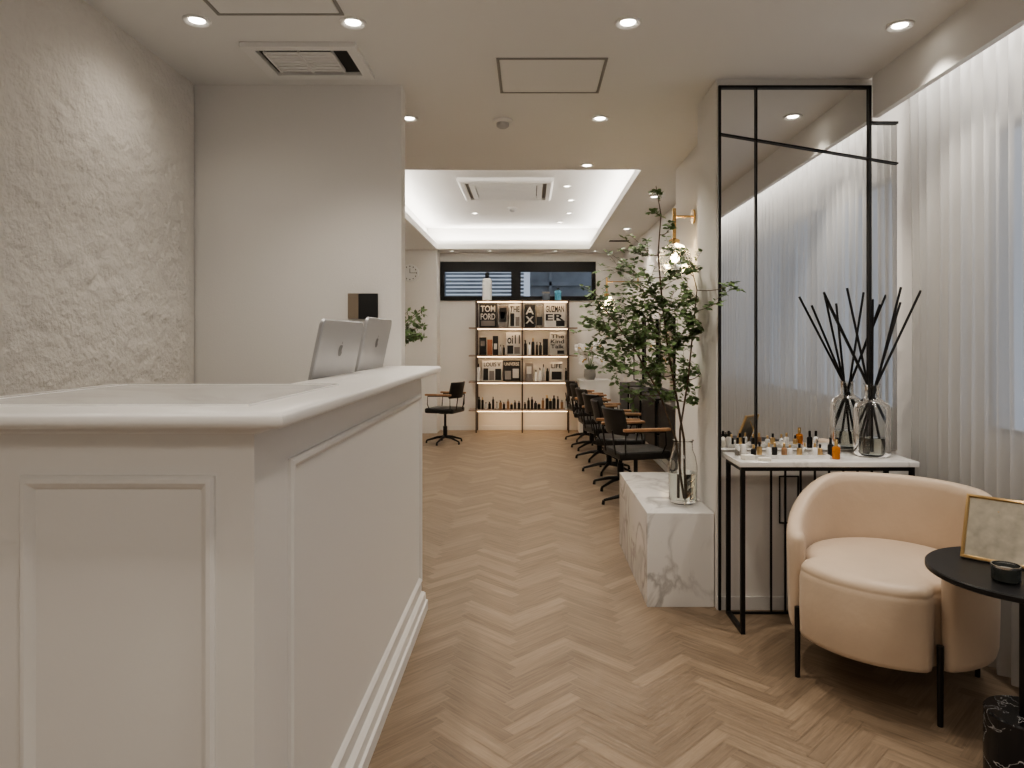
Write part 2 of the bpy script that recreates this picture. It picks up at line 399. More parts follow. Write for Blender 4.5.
# ------------------------------------------------------------ reception counter
ZT = 1.128
def Lring(o, z):
    xr, xl, xi, y0, yb, y1 = -.42, -1.166, -.68, 1.19, 1.95, 3.305
    return [Vector(p) for p in ((xl-o, y0-o, z), (xr+o, y0-o, z), (xr+o, y1+min(o, 0), z), (xi-o, y1+min(o, 0), z), (xi-o, yb+o, z), (xl-o, yb+o, z))]
ct = thing('reception_counter', (0, 0, 0), 'white panelled reception counter with moulded top edge', 'reception counter')
bm = B(); rings(bm, [Lring(-.08, 0), Lring(-.08, 1.09)]); part(ct, 'body', bm, 'counter')
bm = B(); rings(bm, [Lring(-.08, 1.080), Lring(-.070, 1.081), Lring(-.066, 1.088), Lring(-.056, 1.094), Lring(-.012, 1.097), Lring(-.003, 1.101), Lring(0, 1.108), Lring(0, 1.118), Lring(-.003, 1.124), Lring(-.010, ZT)])
part(ct, 'countertop', bm, 'ctop', 'satin white moulded countertop', 50)
bm = B(); rings(bm, [Lring(-.054, 0), Lring(-.054, .045), Lring(-.062, .05), Lring(-.064, .082), Lring(-.072, .09), Lring(-.08, .094)], cap0=False, cap1=False)
part(ct, 'baseboard', bm, 'counter')
prof = [(0, 0), (.001, .006), (.006, .011), (.013, .012), (.019, .008), (.024, .003), (.026, 0)]
bm = B(); rect_frame(bm, (-.923, 1.27, .15), (1, 0, 0), (0, 0, 1), (0, -1, 0), .353, .855, prof); part(ct, 'panel_moulding', bm, 'counter')
bm = B(); rect_frame(bm, (-.50, 1.445, .15), (0, 1, 0), (0, 0, 1), (1, 0, 0), 1.74, .855, prof); part(ct, 'panel_moulding', bm, 'counter')
bm = B(); box(bm, -1.08, -.53, 1.30, 1.88, ZT-.001, ZT+.002)
rect_frame(bm, (-1.095, 1.285, ZT), (1, 0, 0), (0, 1, 0), (0, 0, 1), .58, .61, [(0, -.001), (.002, .004), (.012, .004), (.016, -.001)])
part(ct, 'countertop_inset', bm, 'inset', 'glossy pale inset panel')
bm = B(); box(bm, -1.1, -.60, 1.89, 3.3, .72, .75); box(bm, -1.1, -1.07, 2.0, 3.3, 0, .72); part(ct, 'inner_desk', bm, 'ctop')

def computer(loc, rz, wd):
    t = thing('desktop_computer', loc, 'silver all-in-one computer seen from behind, on reception desk', 'computer', rz, 'computers at the reception desk')
    tilt = Matrix.Translation((0, 0, .25)) @ Matrix.Rotation(math.radians(12), 4, 'Y') @ Matrix.Translation((0, 0, -.25))
    hw = wd/2
    def tr(bm): bmesh.ops.transform(bm, matrix=tilt, verts=bm.verts)
    bm = B(); rs = []
    def rr(x, s, rad=.024):
        pts = []
        for cx, cz, a0 in ((hw-rad-s, .575-rad-s, 0), (-hw+rad+s, .575-rad-s, 90), (-hw+rad+s, .22+rad+s, 180), (hw-rad-s, .22+rad+s, 270)):
            for k in range(6):
                a = math.radians(a0+k*18); pts.append(Vector((x, cx+rad*math.cos(a), cz+rad*math.sin(a))))
        return pts
    rings(bm, [rr(-.006, .001), rr(-.005, 0), rr(.005, 0), rr(.008, .003)]); tr(bm); part(t, 'display', bm, 'alu')
    bm = B(); box(bm, -.0075, -.0062, -hw+.015, hw-.015, .235, .56); tr(bm); part(t, 'screen', bm, 'screen')
    bm = B(); box(bm, -.05, -.04, -.06, .06, .004, .34); box(bm, -.15, .03, -.07, .07, 0, .008, .002); box(bm, -.05, .03, -.03, .03, .32, .34); part(t, 'stand', bm, 'alu')
    bm = B(); pts = []
    for i in range(48):
        a = 2*math.pi*i/48; r = .020*(1+.08*abs(math.sin(a)) - .16*math.exp(-((a-math.pi/2)/.26)**2)-.09*math.exp(-((a-1.5*math.pi)/.22)**2))
        x, y = r*math.cos(a), r*math.sin(a)
        dx, dy = x-.023, y-.003; q = math.hypot(dx, dy)
        if q < .011: x, y = .023+dx/q*.011, .003+dy/q*.011
        pts.append((x, y))
    c = bm.verts.new((.0088, -.004, .47)); vs = [bm.verts.new((.0088, a, .47+b)) for a, b in pts]
    for i in range(48): bm.faces.new((vs[i], vs[(i+1) % 48], c))
    bm.faces.new([bm.verts.new((.0088, a, .492+b)) for a, b in ((-.001, 0), (.006, .002), (.009, .010), (.002, .007))])
    tr(bm); part(t, 'emblem', bm, 'emblem')
computer((-.715, 2.445, .75), math.radians(-5), .40); computer((-.708, 2.99, .775), math.radians(-4), .36)
t = thing('wall_picture', (-.79, 3.32, 1.36), 'small dark square art print on the white wall', 'picture')
bm = B(); box(bm, -.07, .07, -.015, 0, -.01, .11, .002); part(t, 'canvas', bm, mat('print_dark', (.02, .02, .02), .6))
bm = B(); box(bm, -.07, -.02, -.017, -.0155, -.01, .11); part(t, 'print', bm, mat('print_brown', (.25, .2, .15), .6))

# ------------------------------------------------------------ mirror, console
YM = 3.249
t = thing('wall_mirror', (0, 0, 0), 'tall wall mirror with thin black metal grid frame', 'mirror')
def mx(px): return (px-CX)/F*3.22
def mz(py): return CH-(py-CY)/F*3.22
xl, xr, xe, zt, zs, zb = mx(719), mx(872), mx(899), mz(85), 2.262, .742
bm = B(); box(bm, xl, xr, YM-.012, YM, zb, zt); box(bm, xr, xe, YM-.012, YM, zb, zs-.004); part(t, 'mirror_glass', bm, 'mirror')
bm = B(); fw = .011; y0, y1 = YM-.026, YM-.0125
box(bm, xl, xl+fw, y0, y1, .005, zt); box(bm, xl, xr, y0, y1, zt-fw, zt); box(bm, xr-fw, xr, y0, y1, zb, zt)
box(bm, xr, xe, y0, y1, zs-fw-.004, zs-.004)
box(bm, mx(757)-.0032, mx(757)+.0032, y0, y1, zb, zt)
a, b = Vector((xl, (y0+y1)/2, mz(133))), Vector((xe, (y0+y1)/2, mz(163)))
L_ = (b-a).length; an = math.atan2(b.z-a.z, b.x-a.x)
box(bm, 0, L_, y0-a.y, y1-a.y, -.0035, .0035, rot=Matrix.Translation(a) @ Matrix.Rotation(-an, 4, 'Y'))
part(t, 'frame', bm, 'black')

t = thing('console_table', (0, 0, 0), 'slim console table with marble top and black metal frame', 'console table')
bm = B(); box(bm, .885, 1.645, 2.955, 3.215, .712, .735, .003); part(t, 'table_top', bm, 'marble_top')
for x in (.905, 1.625):
    for y in (2.98, 3.195):
        bm = B(); box(bm, x-.009, x+.009, y-.009, y+.009, 0, .712); part(t, 'leg', bm, 'black')
bm = B()
for x in (.905, 1.625): box(bm, x-.009, x+.009, 2.989, 3.186, 0, .018); box(bm, x-.009, x+.009, 2.989, 3.186, .694, .712)
box(bm, .914, 1.616, 2.971, 2.989, .694, .712); box(bm, .914, 1.616, 3.186, 3.204, .694, .712)
for x in (1.10, 1.165, 1.235, 1.30, 1.365, 1.43, 1.495, 1.56): box(bm, x-.004, x+.004, 3.191, 3.199, .01, .694)
box(bm, .914, 1.616, 3.190, 3.200, 0, .01)
part(t, 'frame', bm, 'black')
t = thing('wall_outlet', (1.20, 3.25, .52), 'white wall outlet plate under the console table', 'outlet')
bm = B(); rect_frame(bm, (-.045, -.001, -.12), (1, 0, 0), (0, 0, 1), (0, -1, 0), .09, .22, [(0, 0), (0, .008), (.004, .008), (.004, 0)]); part(t, 'rim', bm, 'black')
bm = B(); box(bm, -.038, .038, -.006, -.001, -.113, .093); part(t, 'plate', bm, 'acwhite')

def diffuser(loc, tips, liq):
    t = thing('reed_diffuser', loc, 'clear glass reed diffuser bottle with thick black reeds on console', 'reed diffuser')
    po = [(.0, .0), (.066, .0), (.074, .006), (.076, .02), (.076, .205), (.070, .228), (.048, .246), (.032, .256), (.029, .265), (.029, .315), (.036, .32)]
    pi = [(.034, .318), (.0268, .314), (.0268, .265), (.030, .2545), (.0465, .244), (.0685, .226), (.0742, .203), (.0742, .018), (.070, .011), (0, .009)]
    bm = B(); lathe(bm, po+pi, 40, cap0=False, cap1=False); part(t, 'bottle', bm, 'glass', ang=60)
    bm = B(); lathe(bm, [(0, .0105), (.069, .0125), (.0732, .02), (.0732, liq), (0, liq)], 40, cap0=False, cap1=False); part(t, 'scented_oil', bm, 'oil')
    for tx, ty, tz in tips:
        top = Vector((tx, ty, tz)); q = Vector((tx, ty, 0)).normalized()*.018; n = Vector((q.x, q.y, .315))
        dr = (n-top).normalized(); s = .30/abs(dr.z)
        for _ in range(60):
            e = n+dr*s
            if math.hypot(e.x, e.y) < .062 and e.z > .02: break
            s *= .96
        bm = B(); tube(bm, [e, n, top], .0055, 8); part(t, 'reed', bm, 'black')
dd = 3.115; dx = (872-CX)/F*dd
tp = [((px-CX)/F*dd-dx, oy, CH-(py-CY)/F*dd-.735) for px, py, oy in ((822, 293, -.02), (831, 303, .03), (847, 288, .0), (866, 300, -.06), (895, 288, -.05), (904, 302, .03), (917, 291, -.03))]
diffuser((dx, dd, .735), tp, .085)

def small_bottle(loc, r, h, mb, mc, label):
    t = thing('cosmetic_bottle', loc, label, 'bottle', R.random()*3, 'small bottles on the console table')
    bm = B(); lathe(bm, [(r*.9, 0), (r, .003), (r, h*.55), (r*.85, h*.62), (r*.4, h*.66)], 20); part(t, 'body', bm, mb)
    bm = B(); lathe(bm, [(r*.45, h*.662), (r*.45, h*.98), (r*.38, h)], 16); part(t, 'cap', bm, mc)
t = thing('display_tray', (1.13, 3.08, .735), 'flat pale marble tray with small cosmetics', 'tray')
bm = B(); box(bm, -.17, .17, -.05, .05, 0, .008, .002); rect_frame(bm, (-.17, -.05, .008), (1, 0, 0), (0, 1, 0), (0, 0, 1), .34, .10, [(0, -.001), (0, .008), (.006, .008), (.006, -.001)]); part(t, 'tray_body', bm, 'marble_top')
mats = ['blackleather', 'gold', 'whitecer', 'blackleather', 'wood', 'whitecer', 'gold', 'glass', 'whitecer', 'gold']
labs = {'blackleather': 'small black cosmetic bottle with gold cap', 'gold': 'small gold cosmetic bottle', 'whitecer': 'small white cosmetic bottle with gold cap', 'wood': 'small brown cosmetic bottle', 'glass': 'small clear glass cosmetic bottle'}
for i, m_ in enumerate(mats):
    small_bottle((.98+i*.0335, 3.08+(.012 if i % 2 else -.012), .7432), .010+R.random()*.002, .042+R.random()*.022, m_, 'gold' if m_ != 'gold' else 'black', labs[m_])
for x, m_ in ((.925, 'glass'), (.952, 'whitecer'), (1.34, 'blackleather'), (1.37, 'glass')):
    small_bottle((x, 3.12, .735), .013, .08, m_, 'black', labs[m_])
small_bottle((1.325, 3.03, .735), .017, .085, 'amber', 'brass', 'small amber glass bottle with brass cap')
for x, y, w, h in ((.94, 3.02, .05, .02), (1.0, 2.985, .05, .014)):
    bm = B(); box(bm, -w/2, w/2, -.018, .018, 0, h, .002); single('cosmetic_box', bm, 'paper', (x, y, .735), 'small pale cosmetic box lying on console', 'box', R.uniform(-.3, .3), 'small boxes on the console table')

# ------------------------------------------------------------ curtain
bm = B(); n = 1200; y0, y1 = -1.9, 3.19; zz = [.02, .2, .4, .6, .8, 1.0, 1.2, 1.4, 1.6, 1.8, 2.0, 2.2, 2.42]
cols = []
for j, z in enumerate(zz):
    row = []
    for i in range(n+1):
        y = y0+(y1-y0)*i/n
        yy = y+.020*noise.noise(Vector((y*4, z*.35, 0)))+.010*noise.noise(Vector((y*11, z*.5, 5)))
        ph = yy*2*math.pi/.074
        amp = .021+.010*noise.noise(Vector((y*6, 3, z*.4)))
        x = 1.735+amp*math.sin(ph)+.005*math.sin(ph*.5+1)+.010*noise.noise(Vector((y*2.5, z*.5, 7)))
        row.append(bm.verts.new((x, y, z)))
    cols.append(row)
for j in range(len(zz)-1):
    for i in range(n): bm.faces.new((cols[j][i], cols[j][i+1], cols[j+1][i+1], cols[j+1][i]))
single('sheer_curtain', bm, 'curtain', (0, 0, 0), 'floor-length white sheer pleated curtain in front of window', 'curtain', ang=180)
t = thing('curtain_rail', (1.735, .65, 2.43), 'white ceiling curtain rail in the light cove', 'curtain rail')
bm = B(); box(bm, -.012, .012, -2.5, 2.55, -.005, .028); part(t, 'rail', bm, 'ring')

# ------------------------------------------------------------ plinth + vase + plant
single('marble_plinth', (lambda b: (box(b, -.157, .157, -.51, .51, 0, .44, .003), b)[1])(B()), 'marble', (.705, 3.785, 0), 'low white marble block plinth with grey veins', 'plinth')
vx, vy, vz = .765, 3.50, .44
t = thing('glass_vase', (vx, vy, vz), 'clear glass vase with water on marble plinth', 'vase')
bm = B(); lathe(bm, [(0, 0), (.060, 0), (.069, .01), (.071, .18), (.062, .23), (.050, .26), (.047, .30), (.053, .31), (.050, .308), (.0445, .30), (.0475, .26), (.0595, .229), (.0685, .18), (.0665, .018), (0, .012)], 40, cap0=False, cap1=False); part(t, 'vase_body', bm, 'glass', ang=60)
bm = B(); lathe(bm, [(0, .0135), (.0645, .019), (.0665, .03), (.0675, .15), (0, .15)], 40, cap0=False, cap1=False); part(t, 'water', bm, 'water')

pl = thing('leafy_branch', (0, 0, 0), 'tall airy branch with small green leaves in glass vase', 'plant')
stem_bm = B(); leaf_bm = B()
def leaf(bm, p, d, size):
    d = d.normalized(); s = d.cross(Vector((R.uniform(-.7, .7), R.uniform(-1.1, .2), 1))).normalized(); n = s.cross(d)
    w = size*.30
    pts = [p, p+d*size*.35+s*w+n*size*.05, p+d*size*.72+s*w*.75+n*size*.04, p+d*size, p+d*size*.72-s*w*.75+n*size*.04, p+d*size*.35-s*w+n*size*.05]
    mid1 = p+d*size*.5
    v = [bm.verts.new(q) for q in pts]; c = bm.verts.new(mid1)
    for i in range(6): bm.faces.new((v[i], v[(i+1) % 6], c))
def bez(a, b, bow, n=6):
    a, b = Vector(a), Vector(b); m = (a+b)/2+Vector(bow)
    return [a*(1-t)**2+m*2*t*(1-t)+b*t*t for t in [i/n for i in range(n+1)]]
main = [Vector((vx+.01, vy, vz+.03)), P(684, 440, 3.5), P(677, 400, 3.48), P(668, 350, 3.46), P(662, 300, 3.45), P(658, 255, 3.45), P(661, 215, 3.45), P(656, 186, 3.45)]
tube(stem_bm, main, [.006, .006, .0055, .005, .0045, .0035, .0025, .0015], 7)
main2 = [Vector((vx-.015, vy+.01, vz+.03)), P(680, 430, 3.52), P(688, 380, 3.45), P(693, 330, 3.38), P(697, 290, 3.32), P(690, 262, 3.3)]
tube(stem_bm, main2, [.005, .005, .0042, .0035, .0025, .0015], 7)
main3 = [Vector((vx, vy-.02, vz+.03)), P(676, 440, 3.48), P(660, 395, 3.42), P(635, 350, 3.38), P(612, 318, 3.35), P(596, 300, 3.35)]
tube(stem_bm, main3, [.005, .005, .0045, .004, .003, .0015], 7)
allpts = [p for m_ in (main[2:], main2[2:], main3[2:]) for i in range(len(m_)-1) for p in (m_[i], (m_[i]+m_[i+1])/2)]
cl = [(656, 192, 4, 5), (655, 212, 8, 10), (668, 225, 8, 10), (645, 248, 15, 34), (674, 250, 16, 38), (620, 270, 19, 66), (650, 282, 22, 84), (692, 262, 16, 46), (601, 298, 19, 74),
      (632, 306, 24, 120), (665, 305, 22, 110), (698, 300, 17, 80), (603, 330, 21, 90), (640, 338, 24, 140), (678, 340, 24, 130), (704, 330, 12, 56), (612, 362, 19, 80), (648, 372, 22, 110), (684, 378, 20, 104),
      (704, 366, 14, 56), (735, 283, 9, 14), (722, 300, 10, 16), (590, 322, 13, 40), (590, 350, 10, 22), (630, 390, 13, 40), (664, 398, 12, 38), (698, 398, 10, 32), (632, 250, 10, 20), (655, 325, 22, 80), (625, 345, 22, 74), (690, 318, 15, 64), (640, 290, 26, 74), (662, 355, 22, 74), (676, 270, 13, 40), (615, 315, 22, 60)]
for px, py, rad, cnt in cl:
    d = R.uniform(3.3, 3.62) if px < 712 else R.uniform(3.05, 3.18)
    c = P(px, py, d); r = rad/200*1.0
    near = min(allpts, key=lambda q: (q-c).length + (0.25 if q.z > c.z else 0))
    br = bez(near, c, (R.uniform(-.03, .03), R.uniform(-.03, .03), -.03))
    tube(stem_bm, br, [.0022-.0012*i/6 for i in range(7)], 5)
    nt_ = max(3, cnt//5)
    for k in range(nt_):
        dv = Vector((R.gauss(0, 1), R.gauss(0, 1), R.gauss(0, .75))).normalized()
        st = br[R.choice((3, 4, 5, 6))]; e = c+dv*r*R.uniform(.5, 1.55)
        if px >= 712 and e.y > 3.2: e.y = 3.18
        if px < 712 and e.x > .80 and e.y > 3.2: e.x = .80
        tw = bez(st, e, (0, 0, .01), 8); tube(stem_bm, tw, .0007, 4)
        for q in range(12):
            i = min(8, q); p = tw[i]; ang = R.random()*6.28
            ld = (e-st).normalized()*.5+Vector((math.cos(ang), math.sin(ang), R.uniform(-.5, .35)))
            if px < 712 and p.x > .79 and ld.x > 0: ld.x *= -1
            if px >= 712 and p.y > 3.15 and ld.y > 0: ld.y *= -1
            leaf(leaf_bm, p, ld, R.uniform(.018, .036))
part(pl, 'stem', stem_bm, 'bark'); part(pl, 'foliage', leaf_bm, 'leaf', ang=10)

# ------------------------------------------------------------ armchair
ac = thing('armchair', (1.328, 2.60, 0), 'cream leather tub armchair with slim black legs', 'armchair', math.radians(-45)); ac.scale = (.92, .92, 1)
def sstep(x): x = max(0, min(1, x)); return x*x*(3-2*x)
bm = B(); rs = []; ro, ri = .376, .318; rm = (ro+ri)/2; A0 = 53
def section(th, s=1.0):
    a = min(th-A0, 360-A0-th); h = .520+.180*sstep((a+4)/80.0)
    h -= (1-s)*.025
    lo = .168+(1-s)*.01
    pr = [(ro-.022, lo), (ro-.006, lo+.006), (ro, lo+.03), (ro+.003, .30), (ro+.006, h-.12), (ro+.008, h-.04), (ro+.003, h-.012), (ro-.012, h-.002), (rm, h), (ri+.014, h-.002), (ri+.002, h-.012), (ri-.002, h-.04), (ri, h-.12), (ri, .30), (ri, lo+.03), (ri+.02, lo)]
    t = math.radians(th)
    return [Vector((math.sin(t)*(rm+(q-rm)*s), -math.cos(t)*(rm+(q-rm)*s), z)) for q, z in pr]
for k in (4, 3, 2, 1):
    ph = k/4*math.pi/2*.96; rs.append(section(A0-math.degrees(math.sin(ph)*.029/rm), math.cos(ph)))
for i in range(61): rs.append(section(A0+(360-2*A0)*i/60))
for k in (1, 2, 3, 4):
    ph = k/4*math.pi/2*.96; rs.append(section(360-A0+math.degrees(math.sin(ph)*.029/rm), math.cos(ph)))
rings(bm, rs); part(ac, 'backrest', bm, 'leather', ang=70)
bm = B(); rs = []
for dr, z in ((-.03, .165), (-.008, .172), (0, .19), (.003, .30), (.002, .390), (-.002, .408), (-.004, .411), (-.003, .415), (-.006, .428), (-.018, .440), (-.045, .447), (-.08, .450), (-.18, .454), (-.27, .455)):
    ring = []
    for i in range(96):
        th = 360*i/96; a = min(th, 360-th); Rr = .316+.060*(1-sstep((a-38)/9))
        t = math.radians(th); r = max(.01, (Rr+dr) if dr > -.1 else (Rr*(1-abs(dr)/.28)))
        ring.append(Vector((math.sin(t)*r, -math.cos(t)*r, z)))
    rs.append(ring)
rings(bm, rs); part(ac, 'seat', bm, 'leather', ang=50)
for sx in (-1, 1):
    for sy in (-1, 1):
        bm = B(); x, y = sx*.247, sy*.247; tube(bm, [(x*1.04, y*1.04, 0), (x*1.04, y*1.04, .26 if sy < 0 else .2)], [.010, .012], 14)
        part(ac, 'leg', bm, 'black')

# ------------------------------------------------------------ side table
TX, TY = 1.39, 1.965
t = thing('side_table', (TX, TY, 0), 'round black metal side table with black marble base', 'side table')
bm = B(); lathe(bm, [(.24, .582), (.246, .586), (.246, .597), (.243, .6)], 72); part(t, 'table_top', bm, 'black')
bm = B(); lathe(bm, [(.014, .20), (.014, .575), (.06, .578), (.06, .582)], 28); part(t, 'pole', bm, 'black')
bm = B(); lathe(bm, [(.096, 0), (.1, .004), (.1, .2), (.096, .205)], 48); part(t, 'base', bm, 'bmarble', 'black marble cylinder base with white veins')
fr = thing('photo_frame', (1.345, 2.03, .6035), 'small gold photo frame with aged mirror face, standing', 'photo frame', math.radians(-46))
rot = Matrix.Rotation(math.radians(-22), 4, 'X')
bm = B(); rect_frame(bm, (-.085, 0, 0), (1, 0, 0), (0, 0, 1), (0, -1, 0), .170, .19, [(0, -.008), (0, .006), (.006, .008), (.009, .004), (.009, -.008)]); bmesh.ops.transform(bm, matrix=rot, verts=bm.verts); part(fr, 'frame', bm, 'gold')
bm = B(); box(bm, -.0755, .0755, -.002, .004, .0095, .1805); bmesh.ops.transform(bm, matrix=rot, verts=bm.verts); part(fr, 'mirror_face', bm, 'aged')
bm = B(); tube(bm, [(0, .055, .14), (0, .11, .001)], .003, 6); part(fr, 'easel_leg', bm, 'gold')
t = thing('candle_jar', (1.285, 1.89, .60), 'small dark glass candle jar with thin metal rim', 'candle')
bm = B(); lathe(bm, [(.029, 0), (.034, .004), (.035, .038), (.032, .038), (.031, .012), (0, .012)], 32, cap1=False); part(t, 'jar', bm, mat('smoked_glass', (.06, .065, .06), .05, trans=.3))
bm = B(); lathe(bm, [(.0352, .0385), (.0355, .044), (.0325, .044), (.0322, .0385)], 32, cap0=False, cap1=False); part(t, 'rim', bm, 'chrome')
bm = B(); lathe(bm, [(.0300, .013), (.0300, .030), (0, .031)], 24); part(t, 'wax', bm, 'grey')

# ------------------------------------------------------------ sconces
glow = mat('bulb_glow', (1, .8, .5), .5, emis=(1, .76, .46), es=38)
def sconce(loc, x_arm):
    t = thing('wall_sconce', loc, 'brass wall sconce with sparkling clear glass globe', 'wall lamp', group='brass wall sconces')
    bm = B()
    tube(bm, [(-.0005, 0, 0), (-.012, 0, 0)], .045, 24); tube(bm, [(-.01, 0, 0), (-x_arm, 0, 0)], .007, 10); tube(bm, [(-x_arm, 0, .05), (-x_arm, 0, -.15)], .012, 12)
    lathe(bm, [(.02, -.14), (.036, -.15), (.03, -.175)], 20, (-x_arm, 0, 0)); part(t, 'arm', bm, 'brass')
    for q in ((0, 0, 0), (.035, .02, -.035), (-.035, -.015, -.03), (-.01, -.035, .02), (.02, .03, .035)):
        bm = B(); sphere(bm, (-x_arm+q[0], q[1], -.27+q[2]), .013, 12, 8); part(t, 'bulb', bm, glow)
    bm = B()
    bmesh.ops.create_icosphere(bm, subdivisions=2, radius=.112, matrix=Matrix.Translation((-x_arm, 0, -.275)))
    bmesh.ops.create_icosphere(bm, subdivisions=2, radius=.100, matrix=Matrix.Translation((-x_arm, 0, -.275)) @ Matrix.Rotation(.4, 4, 'Z'))
    part(t, 'globe', bm, 'glass', ang=1)
    return t
sconce((1.036, 4.42, 2.03), .125); sconce((1.3, 8.4, 1.95), .38)

# ------------------------------------------------------------ styling chairs
def styling_chair():
    t = thing('salon_chair', (.80, 5.30, 0), 'black leather salon chair with wooden armrests and star base', 'salon chair', group='salon styling chairs')
    bm = B()
    for k in range(5):
        a = 2*math.pi*k/5+.3; c, s = math.cos(a), math.sin(a)
        tube(bm, [(0, 0, .085), (.12*c, .12*s, .075), (.28*c, .28*s, .035)], [.020, .016, .010], 8)
        tube(bm, [(.28*c, .28*s, .035), (.285*c, .285*s, 0)], [.012, .015], 8)
    part(t, 'star_base', bm, 'black')
    bm = B(); lathe(bm, [(.032, .07), (.032, .22), (.018, .225), (.018, .38), (.09, .385), (.09, .40)], 20); part(t, 'piston', bm, 'black')
    bm = B(); box(bm, -.23, .24, -.22, .22, .40, .465, .028); part(t, 'seat', bm, 'blackleather')
    bm = B(); rs = []
    for i in range(13):
        y = -.23+.46*i/12; bow = .08*(abs(y)/.23)**2
        w = [(-.255+bow, .605), (-.248+bow, .595), (-.238+bow, .605), (-.255+bow, .70), (-.280+bow, .795), (-.288+bow, .803), (-.298+bow, .795), (-.272+bow, .70)]
        rs.append([Vector((x, y, z)) for x, z in w])
    rings(bm, rs)
    for s in (-1, 1): tube(bm, [(-.15, s*.12, .43), (-.235, s*.12, .44), (-.265, s*.12, .63)], .008, 6)
    part(t, 'backrest', bm, 'blackleather')
    for s in (-1, 1):
        bm = B(); tube(bm, [(-.17, s*.20, .42), (-.20, s*.262, .50), (-.20, s*.27, .622), (-.05, s*.27, .628), (.16, s*.27, .622), (.17, s*.262, .52), (.15, s*.20, .42)], .007, 8); ar = part(t, 'armrest', bm, 'black')
        bm = B(); box(bm, -.22, .20, s*.27-.024, s*.27+.024, .63, .655, .010); q = part(t, 'arm_pad', bm, 'wood', 'walnut arm pad'); q.parent = ar
    return t
sc = styling_chair(); sc.rotation_euler = (0, 0, math.radians(14)); sc.scale = (.86, .86, .93)
for x, y, rz in ((.77, 5.95, -10), (.75, 6.65, 14), (.73, 7.35, 6), (.71, 8.05, -6), (.69, 8.75, 8)):
    dup(sc, (x, y, 0), math.radians(rz))
dup(sc, (-1.03, 8.5, 0), math.radians(162), scale=(.80, .80, .93))

def station(y):
    t = thing('styling_station', (1.288, y, 0), 'black styling station ledge with tall wall mirror', 'styling station', group='styling stations along the wall')
    bm = B(); box(bm, -.20, 0, -.36, .36, .70, .74, .004); part(t, 'ledge', bm, 'black')
    bm = B(); box(bm, -.20, -.18, -.34, .34, .30, .70); box(bm, -.18, 0, -.34, .34, .30, .32); part(t, 'cabinet', bm, 'black')
    bm = B(); box(bm, -.03, -.008, -.32, .32, .78, 1.45); part(t, 'mirror_panel', bm, 'mirror')
    bm = B(); rect_frame(bm, (-.005, -.33, .77), (0, 1, 0), (0, 0, 1), (-1, 0, 0), .66, .69, [(0, 0), (0, .03), (.012, .03), (.012, 0)]); part(t, 'mirror_frame', bm, 'black')
    return t
s0 = station(5.55)
for y in (6.45, 7.3, 8.15): dup(s0, (1.288, y, 0))

# ------------------------------------------------------------ left bits
t = thing('wall_clock', (P(410, 273, 9.37).x, 9.379, P(410, 273, 9.37).z), 'round white wall clock with numerals ring', 'clock')
cm = Matrix.Rotation(math.pi/2, 4, 'X')
bm = B(); lathe(bm, [(.12, 0), (.12, .025), (.105, .03), (.105, .018)], 40, cap1=False); bmesh.ops.transform(bm, matrix=cm, verts=bm.verts); part(t, 'rim', bm, 'acwhite')
bm = B(); lathe(bm, [(.105, .005), (.105, .018)], 40); bmesh.ops.transform(bm, matrix=cm, verts=bm.verts); part(t, 'dial', bm, 'whitecer')
bm = B(); box(bm, -.003, .003, -.022, -.0195, 0, .06); box(bm, 0, .08, -.024, -.0225, -.002, .003)
for k in range(12):
    a = k*math.pi/6; box(bm, .088*math.cos(a)-.005, .088*math.cos(a)+.005, -.0205, -.019, .088*math.sin(a)-.008, .088*math.sin(a)+.008)
part(t, 'hands', bm, 'black')
t = thing('side_cabinet', (-1.72, 7.0, 0), 'white low cabinet beside the salon wall', 'cabinet')
bm = B(); box(bm, -.25, .25, -.4, .4, 0, .85, .004); part(t, 'body', bm, 'counter')
bm = B(); box(bm, -.26, .26, -.41, .41, .85, .87, .003); part(t, 'top', bm, 'black')
t = thing('leafy_branch', (-1.52, 7.0, .87), 'small green leafy branch in white ceramic vase', 'plant')
bm = B(); lathe(bm, [(.05, 0), (.07, .06), (.06, .16), (.03, .2), (.035, .22)], 24); part(t, 'vase', bm, 'whitecer')
sb, lb = B(), B()
for k in range(26):
    a = R.uniform(-1.2, 1.2); e = Vector((.18+.30*math.cos(a)*R.uniform(.5, 1), .25*math.sin(a), R.uniform(.34, .70)))
    tw = bez((0, 0, .2), e, (0, 0, .1), 7); tube(sb, tw, .002, 4)
    for p in tw[3:]:
        for q in range(5): leaf(lb, p, Vector((R.gauss(0, 1), R.gauss(0, 1), R.gauss(0, 1))), R.uniform(.035, .055))
part(t, 'stem', sb, 'bark'); part(t, 'foliage', lb, 'leaf', ang=10)

# ------------------------------------------------------------ back shelf
SX0, SX1, SXM = -.725, .52, -.105; SY0, SY1 = 9.42, 9.70
zs_ = [1.785, 1.42, 1.045, .69, .31]
t = thing('display_shelf', (0, 0, 0), 'bronze metal display shelving with warm under-shelf lighting', 'shelf')
for x in (SX0, SXM, SX1):
    for y in (SY0, SY1-.02):
        bm = B(); box(bm, x-.008, x+.008, y, y+.016, 0, 1.80); part(t, 'post', bm, 'bronze')
wood_sh = mat('shelf_board', (.30, .23, .18), .5)
for z in zs_:
    bm = B(); box(bm, SX0-.10 if z < 1.5 else SX0, SX1+.12 if z < 1.5 else SX1, SY0, SY1-.02, z-.018, z); part(t, 'shelf_board', bm, wood_sh)
    bm = B(); box(bm, SX0+.015, SX1-.015, SY0+.02, SY0+.035, z-.026, z-.019); part(t, 'light_strip', bm, 'lensb')
    area((-.1, SY0+.05, z-.03), (0, .6, -1), (1, 0, 0), 1.2, .02, .42 if z > .5 else .9, (1, .70, .42))
CM = {}
